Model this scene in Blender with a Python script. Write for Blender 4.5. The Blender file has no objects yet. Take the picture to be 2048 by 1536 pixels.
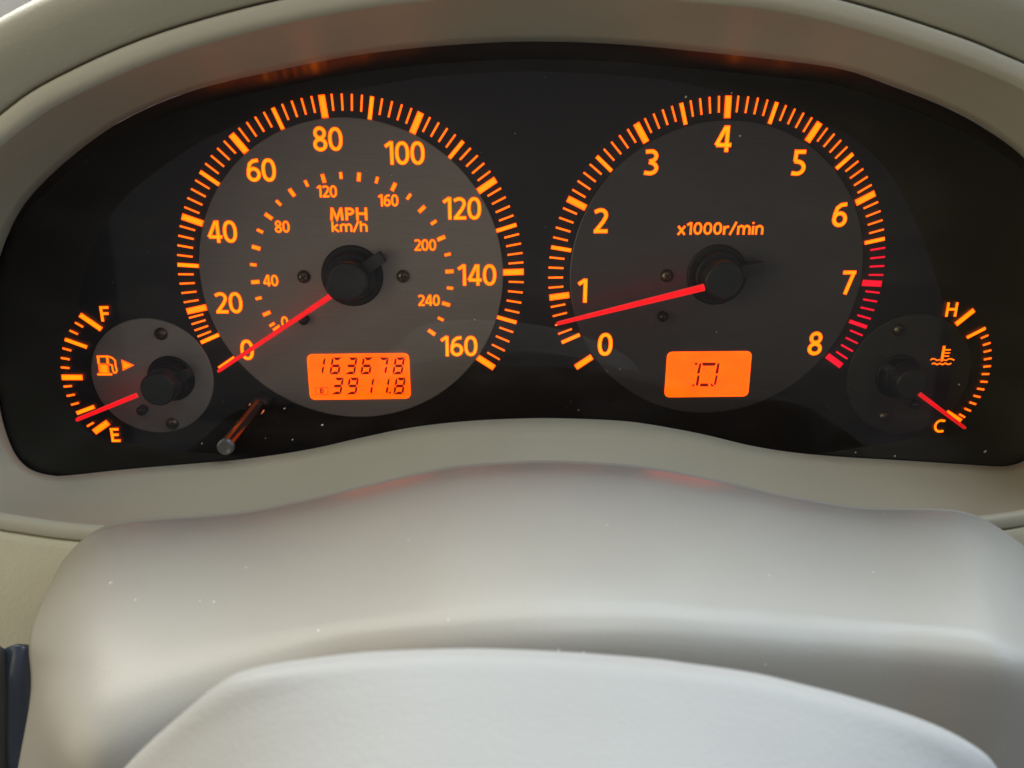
import bpy, bmesh, math, random
from mathutils import Vector, Matrix
random.seed(7)
scene = bpy.context.scene
COL = scene.collection

# ------------------------------------------------------------------ camera
F = 1620.0                                     # focal length in pixels of the 2048 px wide photograph
CAM = Vector((-0.017683, -0.283318, 0.052502))
PITCH, YAW, ROLL = 0.316748, 0.033142, 0.003178
RING = 0.064348                                # the two large dials sit at x = -RING and x = +RING
cp, sp = math.cos(PITCH), math.sin(PITCH)
FW = Vector((math.sin(YAW)*cp, math.cos(YAW)*cp, -sp))
_r = Vector((math.cos(YAW), -math.sin(YAW), 0)); _u = _r.cross(FW)
RT = _r*math.cos(ROLL) + _u*math.sin(ROLL); UP = _u*math.cos(ROLL) - _r*math.sin(ROLL)
cd = bpy.data.cameras.new('camera'); cam = bpy.data.objects.new('camera', cd); COL.objects.link(cam)
m = Matrix((RT, UP, -FW)).transposed().to_4x4(); m.translation = CAM
cam.matrix_world = m
cd.sensor_width = 36; cd.lens = F/2048*36; cd.clip_start = 0.005; cd.clip_end = 50
cd.dof.use_dof = True; cd.dof.focus_distance = 0.285; cd.dof.aperture_fstop = cd.lens/1.1
scene.camera = cam

# ------------------------------------------------------------------ light
w = bpy.data.worlds.new('World'); scene.world = w; w.use_nodes = True
w.node_tree.nodes['Background'].inputs[0].default_value = (0.80, 0.86, 1.0, 1)
w.node_tree.nodes['Background'].inputs[1].default_value = 0.11
def lamp(name, loc, target, size, power, color, size_y=None):
    l = bpy.data.lights.new(name, 'AREA'); l.energy = power; l.color = color; l.size = size
    if size_y: l.shape = 'RECTANGLE'; l.size_y = size_y
    o = bpy.data.objects.new(name, l); COL.objects.link(o); o.location = loc
    o.rotation_euler = (Vector(target)-Vector(loc)).to_track_quat('-Z', 'Y').to_euler()
    return o
lamp('overhead_glass_light_left', (-0.60, 0.27, 0.95), (-0.60, 0.2699, 0), 1.2, 12.5, (1.0, 0.955, 0.84), 0.46)
lamp('overhead_glass_light_right', (0.60, 0.27, 0.95), (0.60, 0.2699, 0), 1.2, 14.5, (0.78, 0.90, 1.0), 0.46)
lamp('left_window_light', (-0.85, -0.52, 0.10), (-0.1, -0.1, -0.02), 0.9, 4.6, (1.0, 0.89, 0.62))
lamp('right_window_light', (0.90, -0.22, 0.42), (0.1, -0.12, -0.02), 0.7, 4.6, (0.66, 0.84, 1.0))
lamp('sill_fill_light', (0.32, -0.50, 0.95), (0, -0.08, 0), 0.6, 4.5, (0.88, 0.94, 1.0))  # added fill from an unseen source, brightens the sill below the gauges
lamp('cabin_fill_light', (0.05, -1.10, 0.20), (0, -0.1, 0.1), 1.36, 0.75, (1.0, 0.90, 0.82), 1.5)  # added fill behind the viewer, sized for its reflection in the lens
lamp('windscreen_light', (-0.55, 0.42, 0.50), (-0.2, -0.06, 0.08), 0.35, 4.5, (1.0, 0.97, 0.88))
vs = scene.view_settings
vs.view_transform = 'Standard'; vs.look = 'None'; vs.exposure = 0; vs.gamma = 1; vs.use_curve_mapping = False

# ------------------------------------------------------------------ helpers
def ray(x, y): return RT*((x-1024)/F) - UP*((y-768)/F) + FW
def P(x, y, Y=0.0):
    d = ray(x, y); return CAM + d*((Y-CAM.y)/d.y)
def link(name, me, mat, parent=None):
    o = bpy.data.objects.new(name, me); COL.objects.link(o)
    if mat and not me.materials: me.materials.append(mat)
    if parent:
        o.parent = parent; o.matrix_parent_inverse = Matrix.Translation(parent.location).inverted()
    return o
def mesh(name, v, f, mat, parent=None, smooth=True):
    me = bpy.data.meshes.new(name); me.from_pydata([tuple(p) for p in v], [], f); me.update()
    if smooth: me.polygons.foreach_set('use_smooth', [True]*len(me.polygons))
    return link(name, me, mat, parent)
def empty(name, loc):
    o = bpy.data.objects.new(name, None); o.location = loc; o.empty_display_size = .01; COL.objects.link(o); return o
def tag(o, label, cat=None, group=None, kind=None):
    o['label'] = label
    if cat: o['category'] = cat
    if group: o['group'] = group
    if kind: o['kind'] = kind
    return o
def catmull(pts, n, closed=False):
    """resample a polyline of vectors / tuples to n points along a centripetal-ish Catmull-Rom curve"""
    pts = [Vector(p) for p in pts]; L = len(pts); dense = []
    segs = L if closed else L-1
    for i in range(segs):
        if closed: a, b, c, d = pts[(i-1) % L], pts[i], pts[(i+1) % L], pts[(i+2) % L]
        else: a, b, c, d = pts[max(i-1, 0)], pts[i], pts[i+1], pts[min(i+2, L-1)]
        for k in range(12):
            t = k/12; t2 = t*t; t3 = t2*t
            dense.append(.5*((2*b)+(c-a)*t+(2*a-5*b+4*c-d)*t2+(3*b-a-3*c+d)*t3))
    dense.append(pts[0].copy() if closed else pts[-1].copy())
    cum = [0]
    for i in range(1, len(dense)): cum.append(cum[-1]+(dense[i]-dense[i-1]).length)
    out = []; j = 0; T = cum[-1]; N = n if closed else n-1
    for i in range(n):
        s = T*i/N
        while j < len(cum)-2 and cum[j+1] < s: j += 1
        e = cum[j+1]-cum[j]; out.append(dense[j].lerp(dense[j+1], 0 if e == 0 else (s-cum[j])/e))
    return out
def grid_faces(rows, cols, closed=False):
    f = []
    for r in range(rows-1):
        for c in range(cols if closed else cols-1):
            c2 = (c+1) % cols
            f.append((r*cols+c, r*cols+c2, (r+1)*cols+c2, (r+1)*cols+c))
    return f

# ------------------------------------------------------------------ materials
def new_mat(name):
    mt = bpy.data.materials.new(name); mt.use_nodes = True
    return mt, mt.node_tree.nodes, mt.node_tree.links, mt.node_tree.nodes['Principled BSDF']
def plastic(name, col, rough=.45, grain=900, bump=.05, var=.06, spec=.5, coat=0):
    mt, n, l, b = new_mat(name)
    tc = n.new('ShaderNodeTexCoord')
    nz = n.new('ShaderNodeTexNoise'); nz.inputs['Scale'].default_value = 22; nz.inputs['Detail'].default_value = 5
    l.new(tc.outputs['Object'], nz.inputs['Vector'])
    rp = n.new('ShaderNodeValToRGB')
    rp.color_ramp.elements[0].position = .3; rp.color_ramp.elements[1].position = .7
    rp.color_ramp.elements[0].color = tuple(c*(1-var) for c in col)+(1,)
    rp.color_ramp.elements[1].color = tuple(min(1, c*(1+var)) for c in col)+(1,)
    l.new(nz.outputs['Fac'], rp.inputs['Fac']); l.new(rp.outputs['Color'], b.inputs['Base Color'])
    g = n.new('ShaderNodeTexNoise'); g.inputs['Scale'].default_value = grain; g.inputs['Detail'].default_value = 3
    l.new(tc.outputs['Object'], g.inputs['Vector'])
    bp = n.new('ShaderNodeBump'); bp.inputs['Strength'].default_value = bump; bp.inputs['Distance'].default_value = .0004
    l.new(g.outputs['Fac'], bp.inputs['Height']); l.new(bp.outputs['Normal'], b.inputs['Normal'])
    mr = n.new('ShaderNodeMapRange'); mr.inputs['To Min'].default_value = rough-.05; mr.inputs['To Max'].default_value = rough+.06
    l.new(nz.outputs['Fac'], mr.inputs['Value']); l.new(mr.outputs['Result'], b.inputs['Roughness'])
    b.inputs['Specular IOR Level'].default_value = spec; b.inputs['Coat Weight'].default_value = coat
    return mt
def brushed(name, col, rough=.42):
    mt, n, l, b = new_mat(name)
    tc = n.new('ShaderNodeTexCoord'); mp = n.new('ShaderNodeMapping'); mp.inputs['Scale'].default_value = (60, 1, 2600)
    nz = n.new('ShaderNodeTexNoise'); nz.inputs['Scale'].default_value = 1; nz.inputs['Detail'].default_value = 4
    l.new(tc.outputs['Object'], mp.inputs['Vector']); l.new(mp.outputs['Vector'], nz.inputs['Vector'])
    rp = n.new('ShaderNodeValToRGB'); rp.color_ramp.elements[0].position = .3; rp.color_ramp.elements[1].position = .72
    rp.color_ramp.elements[0].color = tuple(c*.93 for c in col)+(1,); rp.color_ramp.elements[1].color = tuple(c*1.07 for c in col)+(1,)
    l.new(nz.outputs['Fac'], rp.inputs['Fac']); l.new(rp.outputs['Color'], b.inputs['Base Color'])
    b.inputs['Metallic'].default_value = .35; b.inputs['Roughness'].default_value = rough
    return mt
def glow(name, edge, core, strength, base=(.02, .01, .005)):
    """backlit translucent print: the halo at its rim is painted into the emission colour ('core' = 0 at the rim, 1 inside)"""
    mt, n, l, b = new_mat(name)
    at = n.new('ShaderNodeAttribute'); at.attribute_name = 'core'
    mx = n.new('ShaderNodeMix'); mx.data_type = 'RGBA'
    mx.inputs['A'].default_value = edge+(1,); mx.inputs['B'].default_value = core+(1,)
    l.new(at.outputs['Fac'], mx.inputs['Factor'])
    l.new(mx.outputs['Result'], b.inputs['Emission Color'])
    oi = n.new('ShaderNodeObjectInfo'); tc = n.new('ShaderNodeTexCoord')          # uneven backlight from lamp to lamp
    nz = n.new('ShaderNodeTexNoise'); nz.inputs['Scale'].default_value = 160; nz.inputs['Detail'].default_value = 2
    l.new(tc.outputs['Object'], nz.inputs['Vector'])
    ad = n.new('ShaderNodeMath'); ad.operation = 'MULTIPLY_ADD'; ad.inputs[1].default_value = .55; l.new(nz.outputs['Fac'], ad.inputs[0]); 
    m2 = n.new('ShaderNodeMath'); m2.operation = 'MULTIPLY_ADD'; m2.inputs[1].default_value = .22; m2.inputs[2].default_value = .62
    l.new(oi.outputs['Random'], m2.inputs[0]); l.new(m2.outputs[0], ad.inputs[2])
    m3 = n.new('ShaderNodeMath'); m3.operation = 'MULTIPLY'; m3.inputs[1].default_value = strength
    l.new(ad.outputs[0], m3.inputs[0]); l.new(m3.outputs[0], b.inputs['Emission Strength'])
    b.inputs['Base Color'].default_value = base+(1,); b.inputs['Roughness'].default_value = .5
    return mt
def plain(name, col, rough=.5, metal=0, emit=None, es=0, spec=.5):
    mt, n, l, b = new_mat(name)
    b.inputs['Base Color'].default_value = col+(1,); b.inputs['Roughness'].default_value = rough; b.inputs['Metallic'].default_value = metal
    b.inputs['Specular IOR Level'].default_value = spec
    if emit: b.inputs['Emission Color'].default_value = emit+(1,); b.inputs['Emission Strength'].default_value = es
    return mt
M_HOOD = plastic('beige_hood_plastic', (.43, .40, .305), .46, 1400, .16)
M_SHELL = plastic('olive_beige_hood_shell', (.345, .325, .245), .5, 1100, .22)  # hood beige in a darker tone for the outer shell
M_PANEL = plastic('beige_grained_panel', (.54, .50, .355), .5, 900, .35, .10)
M_COVER = plastic('satin_column_plastic', (.35, .328, .288), .39, 1700, .12, .05)
M_AIRBAG = plastic('pale_grey_airbag_vinyl', (.355, .350, .334), .60, 1300, .24, .05)
M_TRIM = plastic('pale_grey_trim', (.60, .62, .66), .6, 500, .5)
M_BLACKP = plastic('gauge_plate_black', (.016, .014, .013), .38, 2500, .05, .2)
M_HOUSE = plain('housing_gloss_black', (.008, .007, .007), .33)
M_SPD = brushed('speedometer_lit_brushed_grey', (.37, .325, .288))  # one brushed grey in four tones: the fall of light is in the colour
M_TAC = brushed('tachometer_shaded_brushed_grey', (.112, .106, .103))
M_FUE = brushed('fuel_gauge_lit_brushed_grey', (.46, .42, .37))
M_TEM = brushed('temperature_gauge_shaded_grey', (.068, .064, .057))
M_HUB = plastic('hub_soft_black', (.021, .0235, .023), .36, 2500, .05, .1)
M_MATTE = plain('matte_black', (.006, .006, .007), .5)
M_TAIL = plain('needle_tail_grey', (.045, .045, .044), .5)
M_AMBER = glow('amber_numeral_light', (1, .038, .0), (1, .215, .0), 2.3)
M_AMB_B = glow('amber_broad_tick_light', (1, .045, .0), (1, .195, .0), 2.3)
M_AMB_F = glow('amber_fine_tick_light', (1, .055, .0), (1, .135, .002), 2.2)
M_AMB_S = glow('amber_small_print_light', (1, .045, .0), (1, .17, .0), 2.2)
M_RED = glow('red_tick_light', (.8, .0, .012), (1, .004, .03), 1.2)
M_NEED = glow('red_needle_light', (.62, .03, .03), (1, .002, .008), 1.05, (.25, .01, .01))
M_LCD = glow('orange_display_light', (1, .085, .0), (1, .072, .0), 2.4)
M_SEG = plain('display_segment', (.12, .004, .0), .5, 0, (.20, .004, .0), .8)
M_SEGF = plain('display_faint_segment', (.2, .01, .0), .5, 0, (.30, .010, .0), .9)
M_SCREW = plain('screw_dark_brass', (.20, .175, .12), .32, .9)
M_SLOT = plain('screw_slot_black', (.01, .009, .008), .6)
M_PIN = plain('stop_pin_black', (.012, .011, .012), .18)
M_ROD = plain('reset_stick_lit_streak', (.05, .012, .004), .12, 0, (.8, .09, .010), .09)
M_RODD = plain('reset_stick_dark_streak', (.02, .006, .004), .12)
M_HOT = plain('reset_stick_glint', (.3, .1, .05), .3, 0, (1, .25, .07), .8)
M_CAP = plastic('reset_stick_grey_cap', (.09, .093, .09), .24, 1500, .05)
M_BOOT = plastic('stalk_black_plastic', (.042, .054, .078), .26, 700, .1, .25)
M_DUST = plain('dust', (.62, .60, .57), .9)
mt, n, l, b = new_mat('clear_lens'); n.remove(b)
tr = n.new('ShaderNodeBsdfTransparent'); tr.inputs[0].default_value = (.93, .93, .93, 1)
gl = n.new('ShaderNodeBsdfGlossy'); gl.inputs['Roughness'].default_value = .03
fr = n.new('ShaderNodeFresnel'); fr.inputs['IOR'].default_value = 1.46
mx = n.new('ShaderNodeMixShader'); l.new(fr.outputs[0], mx.inputs[0]); l.new(tr.outputs[0], mx.inputs[1]); l.new(gl.outputs[0], mx.inputs[2])
tc = n.new('ShaderNodeTexCoord'); mp = n.new('ShaderNodeMapping'); mp.inputs['Scale'].default_value = (14, 14, 40); mp.inputs['Rotation'].default_value = (0, .5, 0)
nz = n.new('ShaderNodeTexNoise'); nz.inputs['Scale'].default_value = 1.6; nz.inputs['Detail'].default_value = 7; nz.inputs['Roughness'].default_value = .65
l.new(tc.outputs['Object'], mp.inputs['Vector']); l.new(mp.outputs['Vector'], nz.inputs['Vector'])
rm = n.new('ShaderNodeMapRange'); rm.inputs['From Min'].default_value = .48; rm.inputs['From Max'].default_value = .78; rm.inputs['To Min'].default_value = .0; rm.inputs['To Max'].default_value = .03
l.new(nz.outputs['Fac'], rm.inputs['Value'])
df = n.new('ShaderNodeBsdfDiffuse'); df.inputs['Color'].default_value = (.7, .68, .64, 1)
m4 = n.new('ShaderNodeMixShader'); l.new(rm.outputs['Result'], m4.inputs[0]); l.new(mx.outputs[0], m4.inputs[1]); l.new(df.outputs[0], m4.inputs[2])
l.new(m4.outputs[0], n['Material Output'].inputs['Surface']); M_LENS = mt

# ------------------------------------------------------------------ dashboard hood round the cluster
C0 = [(700,112),(850,94),(1000,84),(1100,83),(1200,86),(1300,93),(1400,103),(1540,118),(1683,138),(1784,172),(1888,213),(1970,257),(2048,316),
      (2084,372),(2102,440),(2112,560),(2116,680),(2112,790),(2096,858),(2074,902),(2048,922),(2022,931),(1995,933),(1928,929),(1821,922),(1687,914),(1586,905),
      (1500,891),(1403,868),(1306,850),(1232,841),(1110,836.5),(1013,838),(915,844),(817,856),(720,876),(622,898),(500,917),(390,927),(260,938),
      (135,951),(104,951),(70,943),(47,929),(28.6,906),(13,869),(0,820),(-10,740),(-14,650),(-10,560),(7,489),(44,414),(102,349),(184,281),(273,226),(393,179),(547,142)]
C1 = [(700,22),(850,3),(1000,-7),(1100,-10),(1200,-8),(1300,-3),(1400,6),(1563,23),(1725,62),(1888,114),(1970,146),(2048,182),(2120,240),
      (2180,330),(2212,440),(2228,560),(2232,680),(2224,800),(2200,890),(2160,950),(2110,992),(2048,1018),(1955,1032),(1880,1042),(1800,1052),(1700,1062),(1590,1070),
      (1500,1075),(1403,1079),(1306,1082),(1232,1084),(1110,1085),(1013,1085),(915,1084),(817,1082),(720,1079),(622,1074),(500,1069),(390,1063),(300,1057),
      (213,1051),(130,1044),(60,1034),(0,1024),(-55,1010),(-100,975),(-138,915),(-160,820),(-168,700),(-166,590),(-150,490),(-105,400),(-40,330),(40,262),(124,205),(300,125),(500,64)]
assert len(C0) == len(C1)
LZ0, LY0, LZ1, LY1 = .074, -.031, -.058, -.043           # lens: leans towards the driver at the bottom
lk = (LY1-LY0)/(LZ1-LZ0)
def on_lens(x, y, off=0.0):
    d = ray(x, y); # Y = LY0 + lk*(Z-LZ0) + off
    t = (LY0+off+lk*(CAM.z-LZ0)-CAM.y)/(d.y-lk*d.z); return CAM+d*t
def depth1(y):   # rim depth: deeper overhang at the top than at the sill
    t = min(1, max(0, y/1050)); return -.086+.010*t
NH = 260
def paired(c0, c1, n):
    k = [Vector((a[0], a[1], 0)) for a in c0]; q = [Vector((a[0], a[1], 0)) for a in c1]
    # resample both with the same parameter so that matching points stay paired
    L = len(k); out0, out1 = [], []
    for i in range(n):
        s = i/n*L; j = int(s); t = s-j; t2 = t*t; t3 = t2*t
        for src, dst in ((k, out0), (q, out1)):
            a, b_, c, d = src[(j-1) % L], src[j % L], src[(j+1) % L], src[(j+2) % L]
            dst.append(.5*((2*b_)+(c-a)*t+(2*a-5*b_+4*c-d)*t2+(3*b_-a-3*c+d)*t3))
    return out0, out1
p0, p1 = paired(C0, C1, NH)
R0 = [on_lens(p.x, p.y) for p in p0]
R1 = [P(p.x, p.y, depth1(p.y)) for p in p1]
# outward direction of the rim in the XZ plane, smoothed
def outward(R):
    o = []
    L = len(R)
    for i in range(L):
        t = R[(i+3) % L]-R[(i-3) % L]; nrm = Vector((-t.z, 0, t.x)).normalized(); o.append(nrm)
    if sum((R[i].x*o[i].x+R[i].z*o[i].z) for i in range(L)) < 0: o = [-v for v in o]
    return o
O1 = outward(R1)
for _ in range(6): O1 = [(O1[i-1]+O1[i]*2+O1[(i+1) % NH]).normalized() for i in range(NH)]
hood = empty('instrument_hood', (0, -.05, -.07))
tag(hood, 'beige plastic hood and dashboard rim framing the dark gauge cluster', 'dashboard hood')
rows = []
for k in range(9):                                       # inner wall, slightly bowed
    t = k/8; rows.append([R0[i].lerp(R1[i], t) + O1[i]*(.0016*math.sin(t*math.pi)) for i in range(NH)])
wall_v = [p for r in rows for p in r]
back = [R0[i]+O1[i]*.003 for i in range(NH)]
wall_v = back + wall_v
mesh('inner_wall', wall_v, grid_faces(10, NH, True), M_HOOD, hood)
lip = [(0, 0), (.15, .55), (.5, 1.1), (1.05, 1.5), (1.8, 1.7), (2.8, 1.75), (3.8, 1.7), (4.3, 1.55), (4.55, 1.25), (4.6, .2), (4.6, -2)]
def ring(o, f, sel=None): return [R1[i]+O1[i]*(o/1000)+Vector((0, -f/1000, 0)) for i in (sel or range(NH))]
mesh('rim_lip', [p for o, f in lip for p in ring(o, f)], grid_faces(len(lip), NH, True), M_HOOD, hood)
top = [i for i in range(NH) if O1[i].z > -.55]; bot = [i for i in range(NH) if O1[i].z <= -.55]
# 'top' is contiguous modulo wrap-around
def rotate_run(s):
    for a in range(len(s)):
        if (s[a]-s[a-1]) % NH != 1: return s[a:]+s[:a]
    return s
top = rotate_run(top); bot = rotate_run(bot)
outer = [(5.2, -2), (5.2, .4), (5.35, 1.0), (5.8, 1.4), (7, 2.0), (9.5, 3.2), (12.5, 4.4), (15, 4.9), (17, 4.6), (18.6, 3.5), (19.9, 1.6), (20.8, -1), (21.5, -5), (22, -11), (22.6, -20), (23, -45)]
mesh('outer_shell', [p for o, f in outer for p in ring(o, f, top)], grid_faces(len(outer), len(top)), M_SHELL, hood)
e0 = top[-1]; e1 = top[0]
bsel = [e0]+bot+[e1]
low = [(5.2, -2), (5.2, .6), (5.35, 1.15), (5.8, 1.5), (8, 1.9), (14, 3.2), (22, 5.2), (34, 8.2), (50, 11), (75, 13)]
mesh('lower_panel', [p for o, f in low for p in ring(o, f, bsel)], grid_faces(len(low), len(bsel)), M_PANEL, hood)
groove = [(4.5, -1.7), (4.9, -1.7), (5.3, -1.7)]
mesh('seam', [p for o, f in groove for p in ring(o, f)], grid_faces(3, NH, True), M_SLOT, hood)

# pale trim beyond the hood, top left
tv = []; NT = 24
for r in range(NT):
    for c in range(NT):
        x = -700+1050*c/(NT-1); y = -500+800*r/(NT-1)
        p = P(x, y, .10); p.y += .02*math.sin(c*.25)+.015*(r/NT)**2; tv.append(p)
tv2 = [p+Vector((0, .008, 0)) for p in tv]; g0 = grid_faces(NT, NT)
trim = mesh('pillar_trim', tv+tv2, g0+[tuple(i+NT*NT for i in reversed(f)) for f in g0]+[(i, i+1, i+1+NT*NT, i+NT*NT) for i in range(NT-1)], M_TRIM)
tag(trim, 'pale grey textured trim glimpsed beyond the hood at the upper left corner', 'trim')

# ------------------------------------------------------------------ instrument cluster
cl = empty('instrument_cluster', (0, 0, -.075))
tag(cl, 'backlit car instrument cluster with amber dials, red needles and two orange displays', 'instrument cluster')
# black housing from the lens edge back to the plate, tapering inwards a little
hv = [p+Vector((0, .0003, 0)) for p in R0]
bk = []
for i in range(NH):
    q_ = P(p0[i].x, p0[i].y, .0006); u_ = max(0, O1[i].z); bk.append(q_+O1[i]*(.006*(1-u_)-.0055*u_))
for t in (.15, .55, 1.0): hv += [R0[i].lerp(bk[i], t) for i in range(NH)]
mesh('housing', hv, grid_faces(4, NH, True), M_HOUSE, cl)
pv = [Vector((p.x+O1[i].x*.004, .0002, p.z+O1[i].z*.004)) for i, p in enumerate(bk)]
plate = mesh('face_plate', pv, [tuple(range(NH))], M_BLACKP, cl, False)
lens = mesh('lens', [p+Vector((0, .0008, 0))-O1[i]*.0001 for i, p in enumerate(R0)], [tuple(range(NH))], M_LENS, cl, False)

def disc(name, c, r, mat, parent, y=-.0004, bevel=.0003, seg=128, th=.0006):
    v = []; prof = [(r, y+th), (r, y+bevel*.5), (r-bevel, y)]
    for rr, yy in prof: v += [(c[0]+rr*math.cos(2*math.pi*i/seg), yy, c[1]+rr*math.sin(2*math.pi*i/seg)) for i in range(seg)]
    f = grid_faces(3, seg, True)+[tuple(range(2*seg, 3*seg))]
    return mesh(name, v, f, mat, parent, False)
def revolve(name, c, prof, mat, parent, seg=64, cap=True):
    v = []
    for rr, yy in prof: v += [(c[0]+rr*math.cos(2*math.pi*i/seg), yy, c[1]+rr*math.sin(2*math.pi*i/seg)) for i in range(seg)]
    f = grid_faces(len(prof), seg, True)
    if cap: f.append(tuple(range((len(prof)-1)*seg, len(prof)*seg)))
    o = mesh(name, v, f, mat, parent); 
    return o

def XZ(x, y):
    p = P(x, y, 0); return Vector((p.x, p.z))
# ---- strokes with a roof-shaped section, so that strokes that meet merge cleanly
E0, E1 = .00008, .00022
def stroke_geo(v, f, core, pts, hw, closed=False, y0=-.0012, ecore=.5, flat=False):
    pts = [Vector(p) for p in pts]
    q = [pts[0]]
    for p in pts[1:]:
        if (p-q[-1]).length > hw*.02: q.append(p)
    if closed and (q[0]-q[-1]).length < hw*.05: q.pop()
    ins = min(hw*ecore, (q[1]-q[0]).length*.45 if len(q) == 2 else 1e9)
    if not closed:
        d = (q[1]-q[0]); 
        a = q[0]+d.normalized()*min(ins, d.length*.45); d2 = q[-2]-q[-1]; b_ = q[-1]+d2.normalized()*min(ins, d2.length*.45)
        q = [q[0], a]+q[1:-1]+[b_, q[-1]]
    n_ = len(q); base = len(v)
    prof = [(-1, 0), (-(1-ecore), 1), (1-ecore, 1), (1, 0)]
    for i in range(n_):
        if closed: t0 = (q[i]-q[i-1]).normalized(); t1 = (q[(i+1) % n_]-q[i]).normalized()
        else:
            t0 = (q[i]-q[i-1]).normalized() if i else (q[1]-q[0]).normalized()
            t1 = (q[i+1]-q[i]).normalized() if i < n_-1 else t0
        t = (t0+t1); t = t.normalized() if t.length > 1e-6 else t0
        nr = Vector((-t.y, t.x)); mit = 1/max(.45, nr.dot(Vector((-t0.y, t0.x))))
        end = (not closed) and i in (0, n_-1)
        for o, c in prof:
            cc = 0 if end else c
            pt = q[i]+nr*(o*hw*mit)
            v.append((pt.x, y0-(E0+(E1-E0)*cc), pt.y)); core.append(cc)
    for i in range(n_ if closed else n_-1):
        j = (i+1) % n_
        for k in range(3): f.append((base+i*4+k, base+j*4+k, base+j*4+k+1, base+i*4+k+1))
def core_mesh(name, v, f, core, mat, parent):
    me = bpy.data.meshes.new(name); me.from_pydata(v, [], f); me.update()
    at = me.attributes.new('core', 'FLOAT', 'POINT'); at.data.foreach_set('value', [float(c) for c in core])
    return link(name, me, mat, parent)
def arc(cx, cy, rx, ry, a0, a1, n=24, e=2.0):
    o = []
    for i in range(n+1):
        a = math.radians(a0+(a1-a0)*i/n); c, s = math.cos(a), math.sin(a)
        o.append((cx+rx*math.copysign(abs(c)**(2/e), c), cy+ry*math.copysign(abs(s)**(2/e), s)))
    return o
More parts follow.
